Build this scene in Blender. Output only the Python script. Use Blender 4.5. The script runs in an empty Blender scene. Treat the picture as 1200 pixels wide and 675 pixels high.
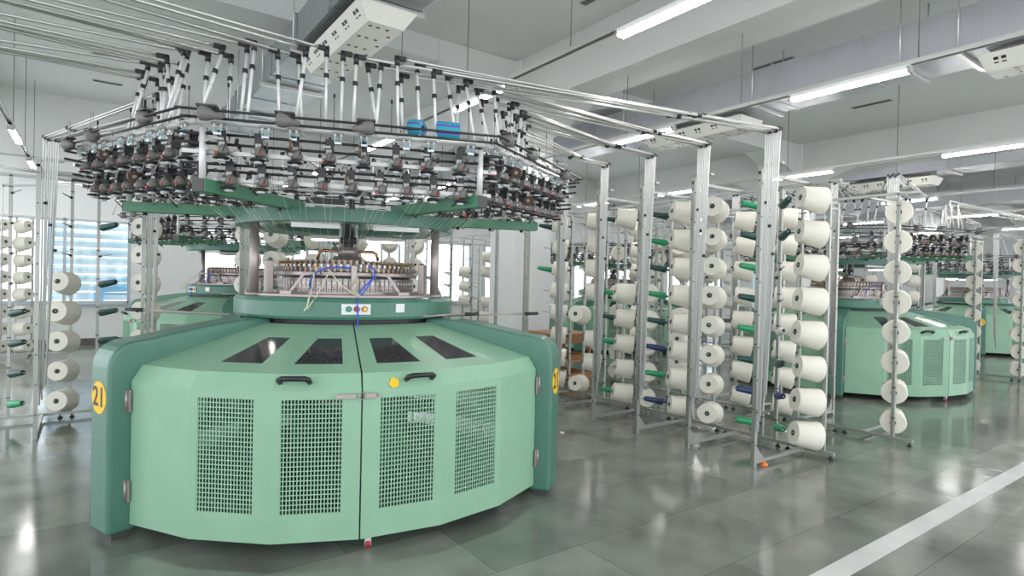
import bpy, math, random
from mathutils import Vector, Matrix
random.seed(7)
sc = bpy.context.scene
col = sc.collection
R = math.radians
PI = math.pi

# ------------------------------------------------------------------ materials
MT = {}
def mat(name, rgb, rough=0.5, metal=0.0, emit=None, estr=0.0, spec=None, coat=0.0, alpha=None):
    m = bpy.data.materials.new(name); m.use_nodes = True
    b = m.node_tree.nodes['Principled BSDF']
    b.inputs['Base Color'].default_value = (*rgb, 1)
    b.inputs['Roughness'].default_value = rough
    b.inputs['Metallic'].default_value = metal
    if coat: b.inputs['Coat Weight'].default_value = coat; b.inputs['Coat Roughness'].default_value = 0.15
    if spec is not None: b.inputs['Specular IOR Level'].default_value = spec
    if emit: b.inputs['Emission Color'].default_value = (*emit, 1); b.inputs['Emission Strength'].default_value = estr
    MT[name] = m
    return m
def vary(m, scale, amt, detail=3, stretch=None, bump=0.0):
    """multiply the base colour by soft noise and optionally bump it"""
    nt = m.node_tree; b = nt.nodes['Principled BSDF']
    tc = nt.nodes.new('ShaderNodeTexCoord'); n = nt.nodes.new('ShaderNodeTexNoise')
    n.inputs['Scale'].default_value = scale; n.inputs['Detail'].default_value = detail
    src = tc.outputs['Object']
    if stretch:
        mp = nt.nodes.new('ShaderNodeMapping'); mp.inputs['Scale'].default_value = stretch
        nt.links.new(src, mp.inputs['Vector']); src = mp.outputs['Vector']
    nt.links.new(src, n.inputs['Vector'])
    rp = nt.nodes.new('ShaderNodeValToRGB')
    c = b.inputs['Base Color'].default_value[:]
    rp.color_ramp.elements[0].position = 0.3; rp.color_ramp.elements[1].position = 0.7
    rp.color_ramp.elements[0].color = (c[0]*(1-amt), c[1]*(1-amt), c[2]*(1-amt), 1)
    rp.color_ramp.elements[1].color = (min(1, c[0]*(1+amt)), min(1, c[1]*(1+amt)), min(1, c[2]*(1+amt)), 1)
    nt.links.new(n.outputs['Fac'], rp.inputs['Fac']); nt.links.new(rp.outputs['Color'], b.inputs['Base Color'])
    if bump:
        bp = nt.nodes.new('ShaderNodeBump'); bp.inputs['Strength'].default_value = bump; bp.inputs['Distance'].default_value = 0.01
        nt.links.new(n.outputs['Fac'], bp.inputs['Height']); nt.links.new(bp.outputs['Normal'], b.inputs['Normal'])
    return m
vary(mat('mint', (0.25, 0.44, 0.305), 0.36, coat=0.1), 3, 0.05)
vary(mat('green', (0.062, 0.18, 0.132), 0.34, coat=0.1), 4, 0.08)
vary(mat('armgreen', (0.075, 0.225, 0.135), 0.42), 5, 0.1)
mat('alu', (0.62, 0.62, 0.60), 0.38, 0.75)
mat('postmetal', (0.36, 0.37, 0.345), 0.38, 0.7)
mat('whitetube', (0.72, 0.72, 0.71), 0.30, 0.15)
mat('pink', (0.38, 0.325, 0.315), 0.38, 0.55)
vary(mat('drum', (0.33, 0.29, 0.28), 0.36, 0.7), 30, 0.2)
mat('brass', (0.45, 0.30, 0.16), 0.35, 0.8)
mat('copper', (0.50, 0.27, 0.15), 0.3, 0.9)
mat('black', (0.012, 0.012, 0.014), 0.4)
mat('dark', (0.05, 0.05, 0.05), 0.5)
mat('grey', (0.16, 0.155, 0.145), 0.55)
mat('lgrey', (0.38, 0.38, 0.37), 0.5)
mat('rail', (0.42, 0.42, 0.41), 0.35, 0.7)
mat('brown', (0.12, 0.07, 0.045), 0.5)
mat('red', (0.45, 0.02, 0.03), 0.4)
mat('orange', (0.85, 0.16, 0.02), 0.4)
mat('cyan', (0.35, 0.60, 0.66), 0.3)
mat('yellow', (0.85, 0.52, 0.02), 0.45)
mat('btn_green', (0.0, 0.32, 0.14), 0.3)
mat('btn_red', (0.55, 0.02, 0.03), 0.3)
mat('btn_yellow', (0.9, 0.48, 0.03), 0.3)
mat('plate', (0.62, 0.64, 0.66), 0.4, 0.3)
mat('blue', (0.03, 0.10, 0.65), 0.4)
mat('yarn', (0.66, 0.62, 0.44), 0.8)
mat('strand', (0.75, 0.72, 0.66), 0.8)
mat('core', (0.01, 0.05, 0.03), 0.5)
mat('bobdark', (0.01, 0.06, 0.055), 0.35)
mat('bobgreen', (0.02, 0.30, 0.13), 0.35)
mat('bobnavy', (0.02, 0.04, 0.13), 0.35)
mat('bobwhite', (0.8, 0.8, 0.75), 0.5)
mat('paint_white', (0.80, 0.80, 0.80), 0.55)
mat('diffuser', (0.72, 0.71, 0.65), 0.5)
vary(mat('wood', (0.36, 0.17, 0.07), 0.6), 3, 0.35, stretch=(1, 12, 12))
mat('lint', (0.75, 0.73, 0.68), 0.9)
vary(mat('fabric', (0.62, 0.60, 0.54), 0.8), 8, 0.08)
mat('turquoise', (0.01, 0.36, 0.46), 0.35)
mat('purple', (0.17, 0.07, 0.45), 0.35)
mat('tube_lamp', (1, 1, 1), 0.4, emit=(1, 0.985, 0.96), estr=34)
mat('bar_lamp', (1, 1, 1), 0.4, emit=(1, 0.98, 0.85), estr=9)
vary(mat('duct', (0.52, 0.53, 0.57), 0.40, 0.45), 1.2, 0.10)
vary(mat('ceiling', (0.62, 0.63, 0.62), 0.75), 0.3, 0.05)
vary(mat('wall', (0.74, 0.75, 0.75), 0.7), 0.4, 0.03)
mat('skirt', (0.10, 0.09, 0.085), 0.4)
mat('frame_alu', (0.45, 0.50, 0.55), 0.4, 0.4)
mat('louver', (0.62, 0.74, 0.80), 0.6)
mat('bluepaint', (0.22, 0.42, 0.62), 0.5)
vary(mat('line_white', (0.60, 0.61, 0.60), 0.25), 4, 0.06)
# smoked roof window
m = mat('smoked', (0.045, 0.04, 0.045), 0.12); vary(m, 60, 0.5)
# yarn package: wound cream thread with a fine bump
m = mat('cone', (0.76, 0.73, 0.65), 0.85)
nt = m.node_tree; b = nt.nodes['Principled BSDF']
tc = nt.nodes.new('ShaderNodeTexCoord'); w = nt.nodes.new('ShaderNodeTexWave'); w.bands_direction = 'Z'
w.inputs['Scale'].default_value = 55; w.inputs['Distortion'].default_value = 1.5
nt.links.new(tc.outputs['Object'], w.inputs['Vector'])
bp = nt.nodes.new('ShaderNodeBump'); bp.inputs['Strength'].default_value = 0.15; bp.inputs['Distance'].default_value = 0.004
nt.links.new(w.outputs['Fac'], bp.inputs['Height']); nt.links.new(bp.outputs['Normal'], b.inputs['Normal'])
# window glass
m = bpy.data.materials.new('glass'); m.use_nodes = True; MT['glass'] = m
nt = m.node_tree; nt.nodes.clear(); o = nt.nodes.new('ShaderNodeOutputMaterial')
mx = nt.nodes.new('ShaderNodeMixShader'); t = nt.nodes.new('ShaderNodeBsdfTransparent'); g = nt.nodes.new('ShaderNodeBsdfGlossy')
g.inputs['Roughness'].default_value = 0.03; t.inputs['Color'].default_value = (0.93, 0.96, 0.97, 1)
mx.inputs[0].default_value = 0.06
nt.links.new(t.outputs[0], mx.inputs[1]); nt.links.new(g.outputs[0], mx.inputs[2]); nt.links.new(mx.outputs[0], o.inputs[0])
# polished stone floor: slabs of uneven tone, thin joints, worn gloss
m = bpy.data.materials.new('floor_stone'); m.use_nodes = True; MT['floor_stone'] = m
nt = m.node_tree; b = nt.nodes['Principled BSDF']; L = nt.links.new
tc = nt.nodes.new('ShaderNodeTexCoord')
br = nt.nodes.new('ShaderNodeTexBrick'); L(tc.outputs['Object'], br.inputs['Vector'])
br.inputs['Scale'].default_value = 1.0; br.inputs['Brick Width'].default_value = 1.22; br.inputs['Row Height'].default_value = 0.66
br.inputs['Mortar Size'].default_value = 0.003; br.inputs['Mortar Smooth'].default_value = 0.1; br.inputs['Bias'].default_value = 0.0
br.inputs['Color1'].default_value = (0.205, 0.22, 0.19, 1); br.inputs['Color2'].default_value = (0.125, 0.14, 0.12, 1)
br.inputs['Mortar'].default_value = (0.09, 0.10, 0.09, 1)
n1 = nt.nodes.new('ShaderNodeTexNoise'); n1.inputs['Scale'].default_value = 2.2; n1.inputs['Detail'].default_value = 5
L(tc.outputs['Object'], n1.inputs['Vector'])
rp = nt.nodes.new('ShaderNodeValToRGB'); rp.color_ramp.elements[0].color = (0.72, 0.72, 0.72, 1); rp.color_ramp.elements[1].color = (1.25, 1.25, 1.25, 1)
rp.color_ramp.elements[0].position = 0.3; rp.color_ramp.elements[1].position = 0.7
L(n1.outputs['Fac'], rp.inputs['Fac'])
mc = nt.nodes.new('ShaderNodeMix'); mc.data_type = 'RGBA'; mc.blend_type = 'MULTIPLY'; mc.inputs[0].default_value = 1
L(br.outputs['Color'], mc.inputs[6]); L(rp.outputs['Color'], mc.inputs[7]); L(mc.outputs[2], b.inputs['Base Color'])
n2 = nt.nodes.new('ShaderNodeTexNoise'); n2.inputs['Scale'].default_value = 1.1; n2.inputs['Detail'].default_value = 4
L(tc.outputs['Object'], n2.inputs['Vector'])
mr = nt.nodes.new('ShaderNodeMapRange'); mr.inputs['From Min'].default_value = 0.3; mr.inputs['From Max'].default_value = 0.7
mr.inputs['To Min'].default_value = 0.08; mr.inputs['To Max'].default_value = 0.24
L(n2.outputs['Fac'], mr.inputs['Value']); L(mr.outputs['Result'], b.inputs['Roughness'])
b.inputs['IOR'].default_value = 1.65
n3 = nt.nodes.new('ShaderNodeTexNoise'); n3.inputs['Scale'].default_value = 1.6; n3.inputs['Detail'].default_value = 2
L(tc.outputs['Object'], n3.inputs['Vector'])
bp = nt.nodes.new('ShaderNodeBump'); bp.inputs['Strength'].default_value = 0.06; bp.inputs['Distance'].default_value = 0.05
L(n3.outputs['Fac'], bp.inputs['Height']); L(bp.outputs['Normal'], b.inputs['Normal'])

# ------------------------------------------------------------------ mesh builder
class MB:
    def __init__(s): s.v = []; s.f = []; s.m = []; s.s = []; s.names = []
    def mi(s, n):
        if n not in s.names: s.names.append(n)
        return s.names.index(n)
    def add(s, vs, fs, m, smooth=False):
        o = len(s.v); k = s.mi(m)
        s.v += [tuple(p) for p in vs]
        for f in fs: s.f.append(tuple(i+o for i in f)); s.m.append(k); s.s.append(smooth)
        return s
    def box(s, c, d, m, ax=None):
        """box centred at c with full sizes d; ax = (ux, uy, uz) unit axes"""
        ux, uy, uz = ax if ax else (Vector((1, 0, 0)), Vector((0, 1, 0)), Vector((0, 0, 1)))
        c = Vector(c); vs = []
        for k in (-.5, .5):
            for j in (-.5, .5):
                for i in (-.5, .5): vs.append(c + ux*(i*d[0]) + uy*(j*d[1]) + uz*(k*d[2]))
        return s.add(vs, [(0, 2, 3, 1), (4, 5, 7, 6), (0, 1, 5, 4), (2, 6, 7, 3), (0, 4, 6, 2), (1, 3, 7, 5)], m)
    def bar(s, p, q, w, h, m, up=(0, 0, 1)):
        p, q = Vector(p), Vector(q); d = (q-p); L_ = d.length; d.normalize(); up = Vector(up)
        if abs(d.dot(up)) > 0.99: up = Vector((1, 0, 0))
        sx = d.cross(up).normalized(); uz = sx.cross(d).normalized()
        return s.box((p+q)/2, (L_, w, h), m, (d, sx, uz))
    def cyl(s, p, q, r0, r1, m, n=12, caps=True, smooth=True):
        p, q = Vector(p), Vector(q); d = (q-p).normalized()
        a = Vector((0, 0, 1)) if abs(d.z) < 0.9 else Vector((1, 0, 0))
        x = d.cross(a).normalized(); y = d.cross(x)
        vs = []
        for i in range(n):
            t = 2*PI*i/n; e = x*math.cos(t)+y*math.sin(t); vs.append(p+e*r0); vs.append(q+e*r1)
        fs = [(2*i, 2*((i+1) % n), 2*((i+1) % n)+1, 2*i+1) for i in range(n)]
        s.add(vs, fs, m, smooth)
        if caps:
            o = len(s.v)-2*n; k = s.mi(m)
            s.f.append(tuple(o+2*i for i in reversed(range(n)))); s.m.append(k); s.s.append(False)
            s.f.append(tuple(o+2*i+1 for i in range(n))); s.m.append(k); s.s.append(False)
        return s
    def tube(s, pts, r, m, n=7):
        pts = [Vector(p) for p in pts]; o = len(s.v); vs = []; x = None
        for i, p in enumerate(pts):
            d = (pts[min(i+1, len(pts)-1)]-pts[max(i-1, 0)]).normalized()
            if x is None:
                a = Vector((0, 0, 1)) if abs(d.z) < 0.9 else Vector((1, 0, 0)); x = d.cross(a).normalized()
            else: x = (x - d*x.dot(d)).normalized()
            y = d.cross(x)
            for k in range(n):
                t = 2*PI*k/n; vs.append(p+x*(r*math.cos(t))+y*(r*math.sin(t)))
        fs = []
        for i in range(len(pts)-1):
            for k in range(n): fs.append((i*n+k, i*n+(k+1) % n, (i+1)*n+(k+1) % n, (i+1)*n+k))
        fs.append(tuple(reversed(range(n)))); fs.append(tuple((len(pts)-1)*n+k for k in range(n)))
        return s.add(vs, fs, m, True)
    def lathe(s, prof, m, n=32, M=None, smooth=False, a0=0, a1=2*PI, closed=False):
        """prof: (r, z) list revolved about z"""
        full = abs((a1-a0)-2*PI) < 1e-6; cnt = n if full else n+1; vs = []
        for i in range(cnt):
            t = a0+(a1-a0)*i/n
            for r, z in prof: vs.append(Vector((r*math.cos(t), r*math.sin(t), z)))
        if M: vs = [M @ v for v in vs]
        P = len(prof); fs = []
        for i in range(n):
            j = (i+1) % cnt
            for k in range(P-1 if not closed else P):
                k2 = (k+1) % P
                fs.append((i*P+k, j*P+k, j*P+k2, i*P+k2))
        return s.add(vs, fs, m, smooth)
    def prism(s, poly, d, m, M=None):
        """poly: 2-D points in local XY, extruded from -d/2 to d/2 along local Z, placed by M"""
        n = len(poly); vs = [Vector((x, y, -d/2)) for x, y in poly]+[Vector((x, y, d/2)) for x, y in poly]
        if M: vs = [M @ v for v in vs]
        return s.add(vs, [tuple(reversed(range(n))), tuple(range(n, 2*n))]+[(i, (i+1) % n, n+(i+1) % n, n+i) for i in range(n)], m)
    def build(s, name, parent=None, origin=(0, 0, 0), bevel=0, solid=0, auto=False):
        me = bpy.data.meshes.new(name)
        o = Vector(origin)
        me.from_pydata([Vector(p)-o for p in s.v], [], s.f)
        for n in s.names: me.materials.append(MT[n])
        me.polygons.foreach_set('material_index', s.m); me.polygons.foreach_set('use_smooth', s.s); me.update()
        ob = bpy.data.objects.new(name, me); col.objects.link(ob)
        if parent: ob.parent = parent
        else: ob.location = o
        if solid:
            md = ob.modifiers.new('s', 'SOLIDIFY'); md.thickness = solid; md.offset = -1
        if bevel:
            md = ob.modifiers.new('b', 'BEVEL'); md.width = bevel; md.segments = 3; md.limit_method = 'ANGLE'; md.angle_limit = R(35)
        return ob
def tag(o, label=None, cat=None, group=None, kind=None):
    if label: o['label'] = label
    if cat: o['category'] = cat
    if group: o['group'] = group
    if kind: o['kind'] = kind
    return o
def empty(name, loc, rz=0):
    o = bpy.data.objects.new(name, None); o.empty_display_size = 0.1; o.location = loc; o.rotation_euler = (0, 0, rz); col.objects.link(o); return o
kids = {}
def copy_tree(o, parent=None, skip=()):
    c = o.copy(); col.objects.link(c)
    if parent: c.parent = parent
    for ch in list(o.children):
        if ch.name.split('.')[0] in skip: continue
        copy_tree(ch, c, skip)
    return c
def pol(r, a, z=0.0):
    return Vector((r*math.cos(R(a)), r*math.sin(R(a)), z))
def text_mesh(txt, size, name, parent, M, m, ext=0.001):
    cu = bpy.data.curves.new(name, 'FONT'); cu.body = txt; cu.size = size; cu.align_x = 'CENTER'; cu.align_y = 'CENTER'; cu.extrude = ext; cu.offset = size*0.012
    ob = bpy.data.objects.new(name, cu); col.objects.link(ob)
    dg = bpy.context.evaluated_depsgraph_get(); me = bpy.data.meshes.new_from_object(ob.evaluated_get(dg))
    bpy.data.objects.remove(ob); me.transform(M); me.materials.clear(); me.materials.append(MT[m])
    ob = bpy.data.objects.new(name, me); col.objects.link(ob); ob.parent = parent
    return ob
ORD = ['bottom', 'second', 'third', 'fourth', 'fifth', 'sixth', 'seventh', 'eighth', 'ninth', 'tenth', 'eleventh', 'twelfth', 'thirteenth', 'fourteenth']
ORDN = ['first']+ORD[1:]

# ------------------------------------------------------------------ the room
CZ = 5.4
def struct(mb, name, **k):
    return tag(mb.build(name, **k), kind='structure')
mb = MB(); mb.box((17, 5.5, -0.05), (50, 23, 0.1), 'floor_stone'); struct(mb, 'floor')
mb = MB(); mb.box((19, 6, CZ+0.1), (50, 22, 0.2), 'ceiling'); struct(mb, 'ceiling')
mb = MB()   # inlaid white slabs of the walkway line
for i in range(44):
    x = -5+i*0.92
    mb.box((x+0.46, 1.59, 0.0015), (0.914, 0.125, 0.003), 'line_white')
struct(mb, 'trim_1')
# wall with windows on the +Y side
YW = 16.2
wins = [(-5.6, -3.2), (-2.9, 0.66), (2.2, 5.4), (6.2, 9.9), (10.4, 13.0), (14.4, 18.4), (19.6, 23.6), (24.8, 29), (30.5, 36)]
zb, zt = 0.93, 2.80
mb = MB()
mb.box((18.5, YW+0.15, zb/2), (49, 0.3, zb), 'wall'); mb.box((18.5, YW+0.15, (zt+CZ)/2), (49, 0.3, CZ-zt), 'wall')
xs = [-6]+[v for w_ in wins for v in w_]+[43]
for a, c in zip(xs[0::2], xs[1::2]): mb.box(((a+c)/2, YW+0.15, (zb+zt)/2), (c-a, 0.3, zt-zb), 'wall')
struct(mb, 'wall_back')
mb = MB(); mb.box((18.5, YW-0.12, 4.72), (49, 0.34, 1.36), 'ceiling'); struct(mb, 'ceiling_beam')
mb = MB(); mb.box((18.5, YW-0.01, 0.07), (49, 0.02, 0.14), 'skirt'); struct(mb, 'baseboard_back')
mb = MB(); mb.box((43.1, 6, CZ/2), (0.2, 21, CZ), 'wall'); struct(mb, 'wall_right')
for i, (a, c) in enumerate(wins):
    mb = MB(); t = 0.05
    for z_ in (zb+t/2, zt-t/2): mb.box(((a+c)/2, YW+0.03, z_), (c-a, 0.07, t), 'frame_alu')
    mb.box(((a+c)/2, YW-0.03, zb-0.02), (c-a+0.1, 0.14, 0.04), 'frame_alu')
    n = 3 if c-a > 3 else 2
    for k in range(n+1): mb.box((a+(c-a)*k/n, YW+0.03, (zb+zt)/2), (0.06, 0.07, zt-zb), 'frame_alu')
    f = struct(mb, 'window_%d' % (i+1))
    mb = MB()
    for k in range(n): mb.box((a+(c-a)*(k+.5)/n, YW+0.03, (zb+zt)/2), ((c-a)/n-0.06, 0.006, zt-zb-2*t), 'glass')
    mb.build('pane', f)
# louvred shutter bank outside the first big window
mb = MB()
for k in range(9): mb.box((0.15, YW+1.15, 1.05+k*0.21), (1.9, 0.10, 0.15), 'louver', (Vector((1, 0, 0)), Vector((0, .8, .6)), Vector((0, -.6, .8))))
lv = mb.build('louvered_screen', origin=(0.15, YW+1.15, 0))
tag(lv, 'pale louvred metal screen seen outside through the window pane', 'screen')
mb = MB()
for x in (-0.82, 1.12): mb.box((x, YW+1.15, 1.45), (0.09, 0.14, 2.9), 'bluepaint')
mb.box((0.15, YW+1.15, 0.72), (1.9, 0.14, 0.14), 'bluepaint'); mb.tube([(0.1, YW+.95, 0.0), (0.1, YW+.95, 1.1), (0.2, YW+.95, 1.25), (0.9, YW+.95, 1.28)], 0.11, 'bluepaint', 10)
o = mb.build('frame', lv, origin=(0.15, YW+1.15, 0)); o['label'] = 'blue painted posts and pipe of the screen'

# columns, beams
PX = [6.25, 15.45, 24.6, 33.8]; PYY = 8.5; S = 0.78
for i, px in enumerate(PX):
    mb = MB(); mb.box((px, PYY, CZ/2), (S, S, CZ), 'wall'); struct(mb, 'column')
    mb = MB()   # beam along Y with a haunch at the column
    mb.box((px, 5.5, (CZ+4.6)/2), (0.7, 21, CZ-4.6), 'ceiling')
    P = [(-1.7, 4.6), (-0.39, 4.15), (0.39, 4.15), (1.7, 4.6)]
    M = Matrix.Translation((px, PYY, 0)) @ Matrix(((0, 0, 1, 0), (1, 0, 0, 0), (0, 1, 0, 0), (0, 0, 0, 1)))
    mb.prism(P, 0.724, 'ceiling', M)
    struct(mb, 'ceiling_beam')
    for sx in (-1, 1):   # haunch of the cross beam
        mb = MB(); P = [(0.30, CZ-.01), (0.30, 4.55), (1.9, 5.05), (1.9, CZ-.01)]
        M = Matrix.Translation((px, PYY, 0)) @ Matrix(((sx, 0, 0, 0), (0, 0, 1, 0), (0, 1, 0, 0), (0, 0, 0, 1)))
        mb.prism(P, 0.624, 'ceiling', M); struct(mb, 'ceiling_beam')
mb = MB(); mb.box((19, PYY, 5.23), (48, 0.6, 0.34), 'ceiling'); struct(mb, 'ceiling_beam')
mb = MB(); mb.box((-2.9, 5.5, 5.0), (0.7, 21, 0.8), 'ceiling'); struct(mb, 'ceiling_beam')
# dark air slots in the ceiling
for i, (x, y, where) in enumerate([(5.95, 5.6, 'over the machine 21 rack'), (9.3, 5.55, 'beside the second duct'), (12.85, 5.5, 'past the second duct'), (16.1, 5.5, 'near the far column'), (0.18, 14.2, 'close to the window wall'), (0.18, 12.5, 'second from the window wall')]):
    mb = MB(); w, d = (0.5, 0.14) if x < 1 else (0.14, 0.75)
    if x < 5.96 and x > 5: x -= 0.6
    mb.box((x, y, CZ-0.004), (w, d, 0.008), 'lgrey')
    for k in range(3): mb.box((x+(0 if x < 1 else (k-1)*.035), y+((k-1)*.035 if x < 1 else 0), CZ-0.010), (w-.04 if x < 1 else .02, .02 if x < 1 else d-.04, 0.006), 'dark')
    tag(mb.build('ceiling_vent', origin=(x, y, CZ)), 'narrow slotted vent in the white ceiling '+where, 'vent', 'slotted ceiling vents')

# ------------------------------------------------------------------ light tracks and lamps
tracks = [(-1.0, 'over the window corner of machine 21'), (3.53, 'above machine 21'), (6.2, 'above the racks beside machine 21'), (10.5, 'above the second machine'), (15.2, 'behind the far column'), (19.3, 'above machine 1'), (24, 'beyond machine 1')]
TZ = 3.74
lamp0 = None
def make_lamp():
    t = empty('fluorescent_lamp', (0, 0, 0))
    mb = MB(); mb.box((0, 0, 0.035), (0.07, 1.16, 0.04), 'paint_white'); mb.build('housing', t)
    mb = MB(); mb.cyl((-0.018, -0.56, 0), (-0.018, 0.56, 0), 0.019, 0.019, 'tube_lamp', 10); mb.cyl((0.022, -0.56, 0), (0.022, 0.56, 0), 0.019, 0.019, 'tube_lamp', 10); mb.build('glowing_tube', t)
    for s in (-1, 1):
        mb = MB(); mb.box((0, s*0.572, 0.012), (0.085, 0.025, 0.06), 'lgrey'); mb.build('end_cap', t)
    return t
for ti, (x, where) in enumerate(tracks):
    t = tag(empty('light_track', (x, 5, TZ)), 'slim grey lighting channel hanging on thin rods '+where, 'light track', 'hanging light tracks')
    mb = MB(); y0 = -2 if x > 0 else 9.0; y1 = 15.8
    mb.box((x, (y0+y1)/2, TZ+0.02), (0.05, y1-y0, 0.004), 'alu'); mb.box((x-.025, (y0+y1)/2, TZ), (0.004, y1-y0, 0.045), 'alu'); mb.box((x+.025, (y0+y1)/2, TZ), (0.004, y1-y0, 0.045), 'alu')
    mb.build('channel', t, (x, 5, TZ))
    y = y0+0.6
    while y < y1:
        mb = MB(); mb.cyl((x, y, TZ+.02), (x, y, CZ), 0.006, 0.006, 'grey', 6); mb.build('hanger_rod', t, (x, 5, TZ)); y += 1.83
    ys = [0.15, 2.9, 5.65, 8.4, 11.15, 13.9] if x > 0 else [12.0, 14.8]
    if x < 0: ys = [11.7, 14.6]
    for k, y in enumerate(ys):
        if lamp0 is None: lamp0 = o = make_lamp()
        else: o = copy_tree(lamp0)
        o.location = (x, y, TZ-0.075)
        tag(o, 'glowing tube lamp, %s from the white line, %s' % (ORDN[k], where), 'lamp', 'fluorescent lamps under the tracks')

# ------------------------------------------------------------------ air ducts with diffusers
vary(mat('duct_dull', (0.30, 0.325, 0.33), 0.38, 0.55), 1.2, 0.15)
def duct(x0, x1, z0, z1, y0, y1, brackets, label, dm='duct'):
    t = tag(empty('air_duct', ((x0+x1)/2, (y0+y1)/2, z0)), label, 'air duct', 'galvanised ducts')
    O = t.location[:]
    mb = MB(); mb.box(((x0+x1)/2, (y0+y1)/2, (z0+z1)/2), (x1-x0, y1-y0, z1-z0), dm); mb.build('duct_body', t, O)
    y = y0+0.6
    while y < y1:
        mb = MB(); e = 0.018
        for (cx, cz, w, h) in (((x0+x1)/2, z0, x1-x0+.06, .02), ((x0+x1)/2, z1, x1-x0+.06, .02), (x0, (z0+z1)/2, .02, z1-z0), (x1, (z0+z1)/2, .02, z1-z0)):
            mb.box((cx, y, cz), (w, 0.03, h), dm)
        mb.build('flange', t, O); y += 1.25
    for y in brackets:
        mb = MB(); mb.box(((x0+x1)/2, y, z0-0.03), (x1-x0+0.14, 0.05, 0.045), 'alu'); mb.build('bracket', t, O)
        for x in (x0-0.04, x1+0.04):
            mb = MB(); mb.cyl((x, y, z0-.05), (x, y, CZ), 0.01, 0.01, 'alu', 6); mb.build('hanger_rod', t, O)
duct(1.97, 2.73, 4.4, 4.8, -2, 12.5, [3.9, 5.6, 7.35, 8.95, 10.7], 'grey galvanised duct hanging over machine 21', 'duct_dull')
duct(8.12, 8.88, 4.4, 4.9, -2, 15.5, [-.1, 2.55, 3.15, 5.15, 7.8, 10.4, 13], 'long grey galvanised duct between the racks and the second machine')
duct(15.75, 16.55, 4.4, 4.9, -2, 15.5, [2.2, 5.1, 7.9, 10.6, 13], 'grey galvanised duct behind the far column')
duct(22.6, 23.4, 4.4, 4.9, -2, 15.5, [2.2, 5.1, 7.9, 10.6], 'most distant grey duct, beyond machine 1')
def diffuser(x, y, z, L_):
    """perforated air outlet box hung under a duct; x centre, y centre, z = duct underside"""
    t = empty('air_diffuser', (x, y, z))
    mb = MB(); mb.box((0, 0, -0.04), (0.4, L_*0.9, 0.08), 'grey'); mb.build('neck', t)
    mb = MB(); w0, w1 = 0.31, 0.19
    vs = [(-w0, -L_/2, -.06), (w0, -L_/2, -.06), (w0, L_/2, -.06), (-w0, L_/2, -.06), (-w1, -L_/2+.06, -.24), (w1, -L_/2+.06, -.24), (w1, L_/2-.06, -.24), (-w1, L_/2-.06, -.24)]
    mb.add(vs, [(0, 1, 2, 3), (7, 6, 5, 4), (0, 4, 5, 1), (1, 5, 6, 2), (2, 6, 7, 3), (3, 7, 4, 0)], 'diffuser'); mb.build('outlet_box', t)
    mb = MB(); n = 6
    for s in (-1, 1):
        uz = Vector((s*0.18, 0, -0.15)).normalized(); ux = Vector((-s*0.15, 0, -0.18)).normalized()
        c0 = Vector((s*(w0+w1)/2, 0, -.15))+uz*0.001
        for k in range(n):
            yy = -L_/2+.2+(L_-.4)*k/(n-1)
            for a in (-.03, .03):
                for c in (-.035, .035): mb.box(c0+Vector((0, yy+c, 0))+ux*a, (0.034, 0.042, 0.004), 'black', (ux, Vector((0, 1, 0)), uz))
    for k in range(2*n):
        yy = -L_/2+.16+(L_-.32)*k/(2*n-1)
        for xx in (-.13, -.05, .05, .13):
            if (k+int((xx+.2)*20)) % 2: mb.box((xx, yy, -.2405), (0.035, 0.035, 0.004), 'black')
    mb.build('vent_hole', t)
    return t
d0 = diffuser(2.36, 6.5, 4.39, 2.0); tag(d0, 'cream perforated air outlet under the duct over machine 21', 'air outlet', 'perforated outlets under ducts')
for x, y, l in ((8.5, 1.4, 'cream perforated air outlet under the long duct, over the white line side'), (8.5, 6.4, 'cream perforated outlet under the long duct beside machine 21 racks'), (16.15, 6.4, 'cream perforated outlet under the duct behind the far column'), (23, 3.2, 'cream perforated outlet under the most distant duct'), (16.15, 1.2, 'cream outlet under the third duct toward the white line')):
    o = copy_tree(d0); o.location = (x, y, 4.37); tag(o, l, 'air outlet', 'perforated outlets under ducts')

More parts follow.
